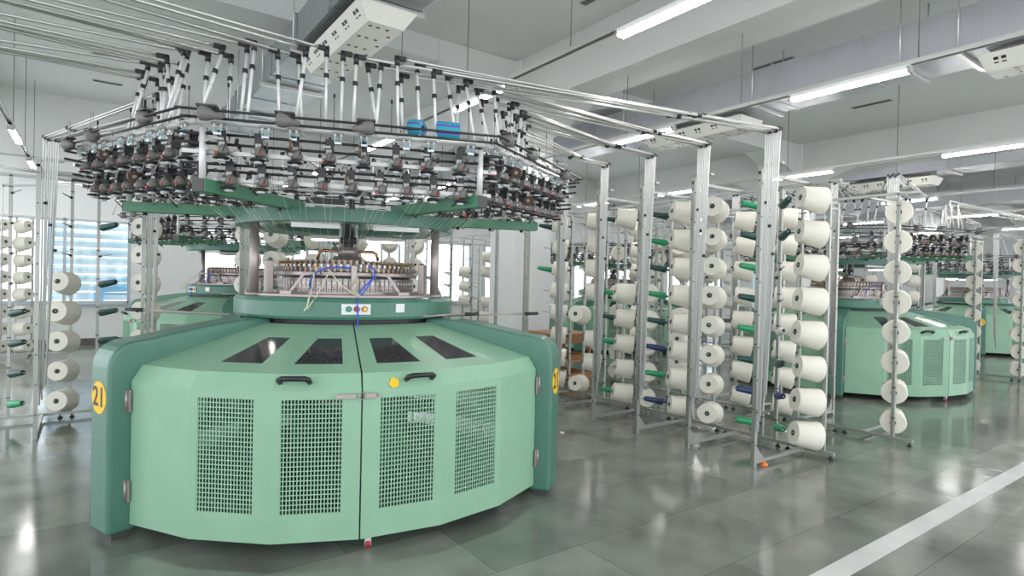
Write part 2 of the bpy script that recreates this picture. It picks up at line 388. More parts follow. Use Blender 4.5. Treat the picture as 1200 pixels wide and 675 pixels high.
# ------------------------------------------------------------------ the knitting machine
CX, CY = 1.78, 4.92
CAM = -109.9            # direction from the machine to the viewer, sets how the head is turned
BASE = -106.8           # the door split
def facet_panel(mb, a0, a1, grille=None, gap0=0, gap1=0):
    """one flat facet: wall, chamfer, roof; grille = centre offset of the opening"""
    Rw, Rc, Rt = 1.74, 1.68, 0.86; z0, z1, z2, z3 = 0.085, 0.955, 1.045, 1.268
    A, B = pol(1, a0), pol(1, a1)
    am = (a0+a1)/2; t = pol(1, am+90); n = pol(1, am); c = math.cos(R((a1-a0)/2)); D = Rw*c
    sa, sb = -Rw*math.sin(R((a1-a0)/2))+gap0, Rw*math.sin(R((a1-a0)/2))-gap1
    W = lambda s, z: n*D+t*s+Vector((0, 0, z))
    if grille is None:
        mb.add([W(sa, z0), W(sb, z0), W(sb, z1), W(sa, z1)], [(0, 1, 2, 3)], 'mint')
    else:
        g0, g1, h0, h1 = grille-.171, grille+.171, .247, .905
        vs = [W(sa, z0), W(sb, z0), W(sb, z1), W(sa, z1), W(g0, h0), W(g1, h0), W(g1, h1), W(g0, h1)]
        mb.add(vs, [(0, 1, 5, 4), (1, 2, 6, 5), (2, 3, 7, 6), (3, 0, 4, 7)], 'mint')
    f = Rc/Rw; g = Rt/Rw
    Cc = lambda s, k, z: n*(D*k)+t*(s*k)+Vector((0, 0, z))
    sg0 = lambda k: -Rw*k*math.sin(R((a1-a0)/2))+gap0
    sg1 = lambda k: Rw*k*math.sin(R((a1-a0)/2))-gap1
    Q = lambda s, k, z: n*(D*k)+t*s+Vector((0, 0, z))
    mb.add([W(sa, z1), W(sb, z1), Q(sg1(f), f, z2), Q(sg0(f), f, z2)], [(0, 1, 2, 3)], 'mint')
    return n, t, D, f, g, z2, z3, sg0, sg1
def roof_panel(mb, info, win):
    n, t, D, f, g, z2, z3, sg0, sg1 = info
    Rr = lambda s, r: n*r+t*s+Vector((0, 0, z2+(z3-z2)*(D*f-r)/(D*f-D*g)))
    o = [Rr(sg0(f), D*f), Rr(sg1(f), D*f), Rr(sg1(g), D*g), Rr(sg0(g), D*g)]
    if not win: mb.add(o, [(0, 1, 2, 3)], 'mint'); return None
    # win: bottom s0,s1 at r 1.475, top s2,s3 at r 1.07
    i = [Rr(win[0], 1.53), Rr(win[1], 1.53), Rr(win[2], 1.10), Rr(win[3], 1.10)]
    mb.add(o+i, [(0, 1, 5, 4), (1, 2, 6, 5), (2, 3, 7, 6), (3, 0, 4, 7)], 'mint')
    c = (i[0]+i[1]+i[2]+i[3])/4; up = (i[1]-i[0]).cross(i[3]-i[0]).normalized()
    return [p+(p-c)*0.02-up*0.006 for p in i], up
def door_leaf(parent, angs, grs, wins, splitgap, name='door'):
    mb = MB(); extra = []
    N = len(angs)-1
    for k in range(N):
        a0, a1 = angs[k], angs[k+1]
        g0 = splitgap[0] if k == 0 else 0; g1 = splitgap[1] if k == N-1 else 0
        info = facet_panel(mb, a0, a1, grs[k], g0, g1)
        wq = roof_panel(mb, info, wins[k])
        if grs[k] is not None: extra.append(('g', info, grs[k]))
        if wq: extra.append(('w', wq))
    d = mb.build(name, parent, solid=0.012)
    for e in extra:
        if e[0] == 'g':
            n, t, D = e[1][0], e[1][1], e[1][2]; g0, g1, h0, h1 = e[2]-.171, e[2]+.171, .247, .905
            m2 = MB(); NC, NR = 18, 24; pw = (g1-g0)/NC; ph = (h1-h0)/NR; up = Vector((0, 0, 1)); ax = (t, n, up)
            for i in range(NC+1):
                m2.box(n*(D-.005)+t*(g0+i*pw)+up*((h0+h1)/2), (0.0066 if 0 < i < NC else .012, 0.004, h1-h0+.01), 'mint', ax)
            for j in range(NR+1):
                m2.box(n*(D-.0045)+t*((g0+g1)/2)+up*(h0+j*ph), (g1-g0+.01, 0.004, 0.0062), 'mint', ax)
            m2.build('vent_grille', d)
        else:
            q, up = e[1]; m2 = MB(); 
            m2.add([p+up*.002 for p in q]+[p-up*.004 for p in q], [(0, 1, 2, 3), (7, 6, 5, 4), (0, 4, 5, 1), (1, 5, 6, 2), (2, 6, 7, 3), (3, 7, 4, 0)], 'smoked')
            w_ = m2.build('roof_window', d); w_['label'] = 'smoked dark trapezoid window'
    return d
def handle(parent, a, r=1.715, z=1.005):
    mb = MB(); c = pol(r, a, z); t = pol(1, a+90); n = (pol(1, a)+Vector((0, 0, .6))).normalized(); w = .082
    mb.tube([c-t*w-n*.005, c-t*w+n*.03, c-t*(w-.02)+n*.048, c+t*(w-.02)+n*.048, c+t*w+n*.03, c+t*w-n*.005], .016, 'black', 8)
    h = mb.build('handle', parent); h['label'] = 'black plastic pull handle'
def hinge(parent, a, z):
    mb = MB(); c = pol(1.755, a, z); t = pol(1, a+90); n = pol(1, a)
    mb.box(c, (.05, .012, .13), 'pink', (t, n, Vector((0, 0, 1)))); mb.cyl(c+n*.01-Vector((0, 0, .065)), c+n*.01+Vector((0, 0, .065)), .009, .009, 'pink', 8)
    mb.build('hinge', parent)
def tri_pull(a):  # rotate helper
    return Matrix.Rotation(R(a), 4, 'Z')
VZ0 = [0, 0, .07, .08, .08, .07]
VR = [1.62, 1.62, 1.92, 1.90, 1.90, 1.93]
HEXA = [CAM-30+60*k for k in range(6)]

def make_feeder(variant):
    """yarn feeder clamped on the two guide rods: local -x points outward, top at z 0"""
    mb = MB(); ax = (Vector((1, 0, 0)), Vector((0, 1, 0)), Vector((0, 0, 1)))
    mb.box((0, 0, -.028), (.05, .042, .082), 'black')
    mb.box((.012, 0, -.075), (.03, .03, .05), 'lgrey')
    mb.lathe([(0, 0), (.026, .002), (.030, .02), (.022, .05), (.012, .058), (0, .058)], 'grey', 10, Matrix.Translation((.032, .012, -.128)), True)
    mb.cyl((-.0, -.022, -.098), (-.0, .026, -.092), .026, .019, 'grey', 10)
    mb.cyl((.03, -.035, -.10), (.03, .02, -.10), .014, .014, 'lgrey', 8)
    mb.lathe([(0, 0), (.040, 0), (.043, .006), (.030, .014), (0, .016)], 'black', 12, Matrix.Translation((.03, 0, -.152)), True)
    mb.lathe([(.006, 0), (.020, -.006), (.024, -.016), (0, -.02)], 'plate', 10, Matrix.Translation((.03, 0, -.152)), True)
    mb.tube([(.05, .03, -.05), (.078, .035, -.07), (.082, .02, -.12)], .0025, 'black', 4)
    mb.tube([(.02, -.02, .012), (.06, -.03, .02), (.075, -.028, -.02)], .003, 'lgrey', 4)
    mb.cyl((0, 0, .01), (0, 0, .032), .010, .006, 'black', 6)
    if variant == 1:
        mb.box((.055, .022, -.11), (.012, .014, .018), 'red'); mb.box((-.03, .02, -.06), (.03, .02, .02), 'dark')
        mb.cyl((.035, .045, -.06), (.035, .050, -.06), .018, .018, 'dark', 10)
    if variant == 2:
        mb.cyl((.05, -.03, -.05), (.05, -.016, -.05), .040, .040, 'brown', 14); mb.cyl((.05, -.034, -.05), (.05, -.012, -.05), .014, .014, 'lgrey', 8)
    if variant == 0:
        mb.box((.048, -.02, -.125), (.018, .014, .012), 'red'); mb.box((.04, -.012, -.04), (.02, .05, .014), 'lgrey')
    return mb
def make_tension():
    mb = MB()
    for s in (-.018, .018):
        mb.cyl((0, s, .0), (0, s, -.032), .009, .007, 'whitetube', 8)
        mb.lathe([(0, 0), (.013, 0), (.013, .005), (0, .005)], 'cyan', 8, Matrix.Translation((0, s, -.044)), True)
        mb.tube([(0, s, -.03), (.012, s, -.055), (0, s, -.078)], .0025, 'cyan', 4)
    mb.box((0, 0, -.006), (.024, .065, .012), 'lgrey'); mb.box((0.004, 0, -.068), (.016, .04, .012), 'plate')
    return mb

LEGS = [BASE-53.2, BASE+53.2, BASE+180]
def make_machine():
    root = empty('knitting_machine', (CX, CY, 0))
    # --- enclosure doors between the three pillars
    st = 16.35
    gm = [None, -.03, -.03, .03, .03, None]
    wn = [None, (-.19, .08, .045, -.115), (-.168, .117, .067, -.088), (-.117, .168, .088, -.067), (-.08, .19, .115, -.045), None]
    legs = LEGS
    sect = [(BASE, 49.05, 49.05)]
    b2 = (legs[1]+4.3+legs[2]-4.3)/2; h2 = b2-(legs[1]+4.3); b3 = (legs[2]+4.3+legs[0]+360-4.3)/2; h3 = b3-(legs[2]+4.3)
    sect += [(b2, h2, h2), (b3, h3, h3)]
    for si, (b_, hl, hr) in enumerate(sect):
        L_ = [b_-hl+hl*k/3 for k in range(4)]; R_ = [b_+hr*k/3 for k in range(4)]
        dl = door_leaf(root, L_, gm[:3], wn[:3], (0.004, 0.005)); dr = door_leaf(root, R_, gm[3:], wn[3:], (0.005, 0.004))
        handle(dl, b_-hl*.255); handle(dr, b_+hr*.235)
        for z in (.835, .29):
            hinge(dl, b_-hl-.1, z); hinge(dr, b_+hr+.1, z)
        mb = MB(); t = pol(1, b_+90); n = pol(1, b_); up = Vector((0, 0, 1)); c = n*1.752+up*.925
        mb.box(c-t*.085, (.10, .010, .024), 'pink', (t, n, up)); mb.cyl(c-t*.135, c-t*.135+n*.006, .013, .013, 'pink', 10)
        mb.box(c+t*.055, (.07, .008, .026), 'pink', (t, n, up)); mb.cyl(c+t*.09, c+t*.09+n*.004, .013, .013, 'pink', 10)
        for s in (-1, 1): mb.box(c+t*(s*.016)+n*.006, (.004, .014, .045), 'pink', (t, n, up))
        for s in (-1, 1): mb.box(c+up*(s*.021)+n*.006, (.034, .014, .004), 'pink', (t, n, up))
        mb.build('latch', root)
        # castor under the split
        mb = MB(); c = n*1.66+t*.055; mb.box(c+up*.062, (.03, .03, .05), 'plate', (t, n, up)); mb.cyl(c+up*.024-t*.012, c+up*.024+t*.012, .024, .024, 'red', 12)
        for s in (-1, 1): mb.box(c+up*.035+t*(s*.017), (.003, .03, .05), 'plate', (t, n, up))
        o = mb.build('castor_wheel', root); o['label'] = 'small castor with a red wheel'
    # --- pillars
    prof = [(.80, 1.175), (.80, 1.30), (1.05, 1.296), (1.30, 1.262), (1.60, 1.208)]
    cx_, cz_, rr = 1.70, 1.04, .155
    for k in range(7):
        a = R(78-78*k/6); prof.append((cx_+rr*math.cos(a), cz_+rr*math.sin(a)))
    prof += [(1.857, .96), (1.855, .04), (1.69, .04), (1.69, .90), (1.64, .99), (1.52, 1.05)]
    prof = [(x, y) for x, y in prof]
    for li, a in enumerate(legs):
        M = tri_pull(a) @ Matrix(((1, 0, 0, 0), (0, 0, -1, 0), (0, 1, 0, 0), (0, 0, 0, 1)))
        mb = MB(); mb.prism(list(reversed(prof)), .245, 'green', M); lg = mb.build('pillar_leg', root, bevel=.022)
        mb = MB(); mb.box(pol(1.77, a, .02), (.10, .2, .04), 'dark', (pol(1, a), pol(1, a+90), Vector((0, 0, 1)))); mb.build('foot', lg)
    # --- things inside, seen through the grilles
    mb = MB()
    for k in range(3): mb.cyl(pol(.9, legs[k], .04), pol(.9, legs[k], 1.2), .05, .05, 'dark', 10)
    mb.lathe([(.0, .05), (1.25, .05), (1.25, .09), (0, .09)], 'dark', 32)
    for k in range(2):
        a = BASE+20+180*k; mb.box(pol(.62, a, .55), (.06, .5, 1.0), 'armgreen', (pol(1, a), pol(1, a+90), Vector((0, 0, 1))))
    mb.build('take_down_frame', root)
    mb = MB(); a = BASE+20; mb.cyl(pol(.6, a, .62), pol(.6, a+180, .62), .17, .17, 'fabric', 24); mb.cyl(pol(.6, a, .95), pol(.6, a+180, .95), .04, .04, 'lgrey', 12)
    mb.build('fabric_roll', root)
    # --- table ring
    mb = MB()
    mb.lathe([(.45, 1.30), (.84, 1.30), (.875, 1.305), (.887, 1.325), (.887, 1.43), (.87, 1.455), (.83, 1.463), (.45, 1.463)], 'green', 96, closed=True, smooth=False)
    ring = mb.build('table_ring', root, bevel=0)
    mb = MB(); mb.lathe([(.30, 1.25), (.80, 1.25), (.80, 1.302), (.30, 1.302)], 'black', 48, closed=True); mb.build('inner_collar', root)
    def plaque(a, w, h, z, m, name, par, r=.8875):
        mb = MB(); mb.box(pol(r+.003, a, z), (w, .008, h), m, (pol(1, a+90), pol(1, a), Vector((0, 0, 1)))); return mb.build(name, par, bevel=.003)
    pn = plaque(CAM+4, .205, .078, 1.382, 'plate', 'control_panel', ring); pn['label'] = 'silver switch plate with three push buttons'
    for k, m in enumerate(('btn_green', 'btn_red', 'btn_yellow')):
        a = CAM+4+(k-1)*3.55+.3; mb = MB(); mb.cyl(pol(.893, a, 1.384), pol(.902, a, 1.384), .021, .021, 'dark', 16); mb.cyl(pol(.9, a, 1.384), pol(.915, a, 1.384), .017, .015, m, 16)
        o = mb.build('push_button', root); o['label'] = ('green', 'red', 'yellow')[k]+' round push button'
    plaque(CAM+25.3, .075, .066, 1.39, 'plate', 'nameplate', ring)
    # latch rods with black grips that stand out sideways from under the ring
    for a0, r0, a1, r1 in ((CAM-62, .95, CAM-83, 1.62), (CAM+58, .88, CAM+77, 1.65), (CAM+20, .84, CAM+66, 1.15), (CAM+180, .9, CAM+160, 1.6)):
        mb = MB(); p, q = pol(r0, a0, 1.315), pol(r1, a1, 1.335); mb.cyl(p, q, .008, .008, 'pink', 8); g = (q-p).normalized(); mb.cyl(q-g*.13, q, .014, .014, 'black', 10); mb.build('grip_rod', root)
    # --- cylinder bed
    mb = MB(); mb.lathe([(.40, 1.46), (.80, 1.46), (.80, 1.478), (.62, 1.482), (.62, 1.50), (.40, 1.50)], 'pink', 64, closed=True); mb.build('bed_plate', root)
    mb = MB(); N = 84
    for k in range(N):
        a = 360*k/N; mb.box(pol(.548, a, 1.548), (.036, .012, .105), 'drum', (pol(1, a+90), pol(1, a), Vector((0, 0, 1))))
        mb.cyl(pol(.553, a, 1.565), pol(.558, a, 1.565), .010, .010, 'plate', 8); mb.cyl(pol(.553, a, 1.515), pol(.557, a, 1.515), .005, .005, 'black', 6)
    mb.lathe([(.535, 1.49), (.535, 1.605)], 'dark', 64); mb.build('needle_cylinder', root)
    mb = MB(); mb.lathe([(.3, 1.618), (.575, 1.618), (.59, 1.624), (.59, 1.648), (.56, 1.655), (.3, 1.655)], 'pink', 64, closed=True); mb.lathe([(.3, 1.600), (.53, 1.600), (.53, 1.618)], 'black', 48); mb.build('cam_ring', root)
    mb = MB(); N = 72
    for k in range(N):
        a = 360*k/N; u = Vector((0, 0, 1)); ax = (pol(1, a+90), pol(1, a), u)
        mb.box(pol(.545, a, 1.685), (.016, .014, .06), 'brass' if k % 2 else 'pink', ax); mb.cyl(pol(.552, a, 1.70), pol(.568, a, 1.70), .011, .011, 'plate' if k % 3 else 'brass', 8)
        mb.cyl(pol(.53, a, 1.715), pol(.56, a+1, 1.742), .009, .006, 'brass', 6); mb.box(pol(.505, a+2.5, 1.73), (.024, .02, .03), 'pink', ax)
        mb.cyl(pol(.57, a+2.5, 1.66), pol(.58, a+2.5, 1.69), .005, .005, 'lgrey', 5)
    mb.build('yarn_guide_ring', root)
    mb = MB(); mb.lathe([(0, 1.66), (.50, 1.66), (.50, 1.72), (.40, 1.745), (.14, 1.75), (.12, 1.79), (0, 1.79)], 'drum', 48); mb.build('dial', root)
    for a, r, h, w in ((CAM-61, .68, 1.73, .055), (CAM+61, .68, 1.73, .05), (CAM+4, .645, 1.70, .042)):
        mb = MB(); mb.box(pol(r, a, (1.48+h)/2), (w, w, h-1.48), 'pink', (pol(1, a), pol(1, a+90), Vector((0, 0, 1)))); mb.cyl(pol(r, a, h-.002), pol(r, a, h+.012), w*.5, w*.3, 'pink', 12); mb.build('stub_post', root, bevel=.004)
    for a in (CAM-32, CAM+30, CAM+150, CAM+210):
        s = 1 if a > CAM else -1
        mb = MB(); mb.bar(pol(.72, a+s*4, 1.48), pol(.66, a-s*3, 1.63), .035, .022, 'pink'); mb.bar(pol(.66, a-s*3, 1.63), pol(.60, a-s*12, 1.64), .03, .022, 'pink'); mb.box(pol(.72, a+s*4, 1.49), (.1, .08, .03), 'pink', (pol(1, a+90), pol(1, a), Vector((0, 0, 1)))); mb.build('bracket', root, bevel=.003)
    for a in (CAM-61, CAM+61, CAM+180):
        mb = MB(); mb.cyl(pol(.79, a, 1.46), pol(.79, a, 2.02), .034, .034, 'pink', 20); mb.cyl(pol(.79, a, 1.46), pol(.79, a, 1.485), .065, .065, 'pink', 20); mb.build('support_post', root)
    for a in (CAM-75, CAM+75):
        s = 1 if a > CAM else -1
        mb = MB(); mb.bar(pol(.80, a, 1.47), pol(.72, a, 1.62), .035, .03, 'pink'); mb.bar(pol(.72, a, 1.62), pol(.62, a, 1.64), .03, .03, 'pink'); mb.build('side_brace', root, bevel=.003)
    # --- central shaft
    mb = MB(); mb.cyl((0, 0, 1.75), (0, 0, 2.1), .045, .045, 'dark', 20); mb.cyl((0, 0, 1.79), (0, 0, 1.87), .085, .085, 'pink', 20); mb.cyl((0, 0, 1.90), (0, 0, 1.955), .085, .085, 'dark', 20)
    for a in (CAM-60, CAM+60, CAM+180): mb.cyl(pol(.075, a, 1.87), pol(.075, a, 2.06), .014, .014, 'plate', 8)
    mb.build('drive_shaft', root)
    for s in (-1, 1):
        mb = MB(); c = pol(1, CAM+90)*s; f_ = pol(.05, CAM); mb.tube([c*.08+f_+Vector((0, 0, 1.835)), c*.2+f_+Vector((0, 0, 1.835)), c*.235+f_+Vector((0, 0, 1.82)), c*.25+f_+Vector((0, 0, 1.76))], .013, 'copper', 8); mb.build('copper_pipe', root)
    # cables
    def cable(pts, r, m, name='cable'):
        mb = MB(); P = [Vector(p) for p in pts]; out = []
        for i in range(len(P)-1):
            p0 = P[max(i-1, 0)]; p1 = P[i]; p2 = P[i+1]; p3 = P[min(i+2, len(P)-1)]
            for k in range(5):
                u = k/5; out.append(.5*((2*p1)+(p2-p0)*u+(2*p0-5*p1+4*p2-p3)*u*u+(3*p1-p0-3*p2+p3)*u**3))
        out.append(P[-1]); mb.tube(out, r, m, 6); return mb.build(name, root)
    fx = lambda s, r, z: pol(r, CAM)+pol(s, CAM+90)+Vector((0, 0, z))
    cable([fx(-.26, .60, 1.50), fx(-.27, .63, 1.58), fx(-.2, .66, 1.66), fx(-.08, .66, 1.685), fx(.05, .64, 1.68)], .006, 'blue')
    cable([fx(.09, .70, 1.47), fx(.13, .70, 1.52), fx(.18, .68, 1.60), fx(.2, .64, 1.67), fx(.15, .62, 1.70)], .006, 'blue')
    cable([fx(.08, .70, 1.47), fx(.10, .71, 1.52), fx(.15, .69, 1.57), fx(.21, .66, 1.62)], .006, 'blue')
    cable([fx(.07, .74, 1.47), fx(.06, .8, 1.46), fx(.07, .91, 1.44), fx(.075, .91, 1.30), fx(.06, .9, 1.25)], .005, 'blue')
    for dx in (.02, .035, .05): cable([fx(.09, .72, 1.48), fx(.04, .72, 1.52), fx(.03+dx, .68, 1.58), fx(.02+dx, .64, 1.62)], .004, 'yarn')
    for p0, p1 in (((-.13, .67, 1.66), (-.27, .90, 1.38)), ((-.13, .67, 1.66), (-.04, .73, 1.55)), ((-.24, .66, 1.64), (-.26, .89, 1.46)), ((-.26, .89, 1.46), (-.29, .92, 1.37)), ((-.04, .73, 1.55), (.1, .86, 1.47))):
        cable([fx(*p0), fx((p0[0]+p1[0])/2+.005, (p0[1]+p1[1])/2, (p0[2]+p1[2])/2-.012), fx(*p1)], .005, 'yarn', 'loose_yarn')
    # --- upper ring, light bars, arms
    mb = MB(); mb.lathe([(.60, 2.02), (.85, 2.005), (.885, 2.01), (.885, 2.105), (.85, 2.112), (.60, 2.10)], 'green', 96, closed=True); mb.lathe([(.12, 2.06), (.62, 2.06), (.62, 2.085), (.12, 2.085)], 'armgreen', 48, closed=True); mb.build('upper_ring', root)
    for s, r, lit in ((-.23, .73, 0), (.35, .70, 0), (-.17, -.55, 1), (.33, -.55, 1), (-.73, -.1, 1), (.73, -.1, 1)):
        mb = MB(); ax_ = (pol(1, CAM+90), pol(1, CAM), Vector((0, 0, 1)))
        if abs(s) > .6: ax_ = (pol(1, CAM), pol(1, CAM+90), Vector((0, 0, 1)))
        mb.box(fx(s, r, 1.985), (.34, .04, .034), 'paint_white', ax_)
        o = mb.build('light_bar', root)
        if lit: m2 = MB(); m2.box(fx(s, r, 1.962), (.32, .025, .014), 'bar_lamp', ax_); m2.build('lamp_strip', o)
    for k, a in enumerate(HEXA):
        ax_ = (pol(1, a), pol(1, a+90), Vector((0, 0, 1)))
        mb = MB(); mb.box(pol(1.19, a, 2.128), (1.0, .085, .078), 'armgreen', ax_); ar = mb.build('support_arm', root, bevel=.004)
        mb = MB(); mb.box(pol(1.6925, a, 2.128), (.006, .080, .074), 'dark', ax_); mb.build('end_cap', ar)
        mb = MB()
        for r in (.95, 1.25, 1.55): mb.cyl(pol(r, a, 2.068), pol(r, a, 2.09), .016, .016, 'black', 8)
        mb.build('mount_bolt', ar)
        up_ = 0 if k in (0, 1) else .06
        mb = MB(); mb.cyl(pol(1.66, a, 2.165), pol(1.66, a, 2.47+VZ0[k]), .02, .02, 'whitetube', 14); mb.build('upright', ar)
        mb = MB(); mb.cyl(pol(1.38, a, 2.165), pol(1.38, a, 2.40+VZ0[k]), .017, .017, 'whitetube', 12); mb.build('upright', ar)
    # --- feeder tiers: six straight banks
    fe = [make_feeder(i) for i in range(3)]; feo = None; fm = []
    for f in fe: fm.append(f)
    first = {}
    VZ = VZ0
    for k in range(6):
        za, zb_ = VZ[k], VZ[(k+1) % 6]
        ov = .16 if k % 2 == 0 else .07
        def vert(j, dr): return pol(VR[j % 6]+dr, HEXA[j % 6])
        def seg(dr):
            P_, Q_ = vert(k, dr), vert(k+1, dr); d_ = (Q_-P_).normalized(); n_ = Vector((d_.y, -d_.x, 0)); return P_, Q_, d_, n_
        n, am = seg(0)[3], math.degrees(math.atan2(seg(0)[3].y, seg(0)[3].x)); t = seg(0)[2]
        def rod(dr, z, r, m, name, box=None, o_=ov):
            P_, Q_, d_, n_ = seg(dr); L_ = (Q_-P_).length; sl = (zb_-za)/L_
            p = P_-d_*o_+Vector((0, 0, z+za-sl*o_)); q = Q_+d_*o_+Vector((0, 0, z+zb_+sl*o_)); mb = MB()
            if box: mb.bar(p, q, box[0], box[1], m)
            else: mb.cyl(p, q, r, r, m, 8)
            return mb.build(name, root)
        rod(.22, 2.533, .008, 'black', 'top_rod', o_=0.02); rod(.18, 2.497, .008, 'black', 'top_rod', o_=0.02)
        rod(.08, 2.500, .019, 'whitetube', 'hoop_tube', o_=0)
        for (dr, z1, z2, z3, cnt, off) in ((0, 2.437, 2.380, 2.338, 8, 0), (-.05, 2.268, 2.228, 2.186, 9, .5)):
            rod(dr+.03, z1, .0085, 'black', 'guide_rod'); rod(dr+.03, z2, .0085, 'black', 'guide_rod')
            rod(dr-.03, z3, 0, 'rail', 'feeder_rail', (.02, .024))
            P_, Q_, d_, n_ = seg(dr+.03); L_ = (Q_-P_).length
            for i in range(cnt):
                f_ = (i+.5+off*.3)/(cnt+.2)
                v = (i*7+k*3+int(off*2)) % 3
                if (i, k, off) == (4, 0, 0): v = 2
                elif v == 2 and i % 2: v = 1
                if v not in first:
                    ob = fe[v].build('yarn_feeder', root); first[v] = ob
                else:
                    ob = first[v].copy(); col.objects.link(ob)
                p = P_+(Q_-P_)*f_+Vector((0, 0, z1+za+(zb_-za)*f_+.005)); ob.location = p; ob.rotation_euler = (0, 0, R(am)+random.uniform(-.2, .2)); ob.scale = (1.1, 1.1, 1.0)
        P_, Q_, d_, n_ = seg(.11)
        for i in range(8):
            if 'ten' not in first: ob = make_tension().build('tension_guide', root); first['ten'] = ob
            else: ob = first['ten'].copy(); col.objects.link(ob)
            f_ = (i+.6+(.25 if i % 2 else 0))/8.4; ob.location = P_+(Q_-P_)*f_+Vector((0, 0, 2.492+za+(zb_-za)*f_)); ob.rotation_euler = (0, 0, R(am))
        # tangled yarn tails and tubes hanging under the bank
        mb = MB(); rng = random.Random(50+k)
        for i in range(60 if k else 16):
            f_ = rng.random(); zz = 2.12+za+(zb_-za)*f_; dr_ = rng.uniform(-.5, -.05); PP_, QQ_ = vert(k, dr_), vert(k+1, dr_)
            p = PP_+(QQ_-PP_)*f_+Vector((0, 0, zz+rng.uniform(-.0, .14)))
            q = p+Vector((rng.uniform(-.07, .07), rng.uniform(-.07, .07), rng.uniform(-.08, .02)))
            w = p+(q-p)*.5+Vector((rng.uniform(-.04, .04), rng.uniform(-.04, .04), rng.uniform(-.05, .03)))
            mb.tube([p, w, q], rng.choice((.003, .005, .008)), rng.choice(('dark', 'grey', 'lgrey', 'brown', 'dark', 'black')), 5)
            if rng.random() < .4: mb.box(p, (rng.uniform(.02, .06), rng.uniform(.02, .05), rng.uniform(.02, .04)), rng.choice(('grey', 'dark', 'black', 'lgrey', 'red' if rng.random() < .3 else 'dark')))
        o = mb.build('yarn_tails', root); o['kind'] = 'stuff'
    # orange clips at the rod ends, like the two seen on the right bank
    for a, z in ((HEXA[2]-1, 2.45), (HEXA[2]+4, 2.285)):
        pass
    for k in range(6):
        P_, Q_ = pol(VR[k]+.2, HEXA[k]), pol(VR[(k+1) % 6]+.2, HEXA[(k+1) % 6]); d_ = (Q_-P_).normalized(); am = math.degrees(math.atan2(-d_.x, d_.y)); mid = (P_+Q_)/2
        for s, m in (((-.78, 0), (-.37, 0), (.09, 1)) if k == 0 else ((.52, 0), (-.35, 1), (-.8, 0))):
            # grey tapered lint tray carried on the top rods
            c = mid+d_*s+Vector((0, 0, 2.515+(VZ0[k]+VZ0[(k+1) % 6])/2))
            mb = MB(); sg = 1 if m else -1
            M = Matrix.Translation(c) @ Matrix.Rotation(R(am+90), 4, 'Z') @ Matrix.Rotation(R(sg*82), 4, 'Y') @ Matrix.Scale(.82, 4)
            mb.lathe([(0, -.10), (.016, -.10), (.03, -.05), (.052, .0), (.055, .04), (.035, .058), (0, .06)], 'grey', 14, M, True)
            mb.box(c+Vector((0, 0, .043)), (.11, .06, .01), 'dark', (pol(1, am+90), pol(1, am), Vector((0, 0, 1))))
            w_ = pol(1, am+90)*.025
            mb.tube([c-w_, c-w_+Vector((0, 0, .17)), c+w_+Vector((0, 0, .17)), c+w_+Vector((0, 0, .02))], .0025, 'lgrey', 4)
            mb.build('lint_tray', root)
        for s in (-.7, -.1, .25, .75):
            mb = MB(); p = mid-pol(.15, am)+d_*s+Vector((0, 0, 2.52)); mb.cyl(p, p+Vector((0, 0, .22)), .0035, .0035, 'grey', 5); mb.cyl(p+Vector((0, 0, .2)), p+Vector((0, 0, .225)), .007, .007, 'black', 5); mb.build('antenna_rod', root)
    # drive motor box by the centre of the head
    mb = MB(); c = fx(.02, .9, 0); mb.box(c+Vector((0, 0, 2.20)), (.11, .10, .08), 'plate', (pol(1, CAM+90), pol(1, CAM), Vector((0, 0, 1)))); mb.cyl(c+Vector((0, 0, 2.1)), c+Vector((0, 0, 2.17)), .02, .02, 'dark', 12)
    mb.box(c+Vector((-.18, .02, 2.14)), (.26, .06, .035), 'dark', (pol(1, CAM+90), pol(1, CAM), Vector((0, 0, 1))))
    mb.build('drive_motor', root)
    return root
mach = make_machine()
tag(mach, 'mint green circular knitting machine numbered 21 with closed doors on the polished floor', 'knitting machine', 'circular knitting machines')

# yarn strands falling from the feeders to the needle ring (first machine; too fine to see on the others)
for k in range(44):
    a = CAM-80+160*k/43+random.uniform(-1, 1)
    p = pol(.95+.28*random.random(), a, 2.17); q = pol(.57, a-12+24*random.random()*.5, 1.71)
    mb = MB(); mb.tube([p, (p+q)/2+Vector((0, 0, -.004)), q], .0009, 'strand', 3); mb.build('yarn_strand', mach)
mb = MB()
for r_, a_, z_ in ():
    pass
# orange-clipped rod ends at the outer bank
for k, (s, z) in enumerate(((.92, 2.47), (.90, 2.30))):
    a = HEXA[2]; c = pol(1.66-.1*k, a+2, z); d = pol(1, a+60)*-1
    mb = MB(); e = c+d*.34; mb.cyl(c, e, .008, .008, 'black', 8); mb.cyl(c-Vector((0, 0, .04)), e-d*.06-Vector((0, 0, .04)), .012, .012, 'alu', 8)
    mb.box(e-d*.05, (.05, .035, .03), 'black'); mb.box(e-d*.05+Vector((0, 0, -.05)), (.03, .03, .03), 'black'); mb.build('rod_end', mach)
    m2 = MB(); m2.lathe([(0, 0), (.02, .002), (.022, .03), (.012, .045), (0, .05)], 'orange', 10, Matrix.Translation(e-d*.05+Vector((0, 0, .0))), True); o = m2.build('clip', mach); o['label'] = 'orange plastic clip on the rod end'

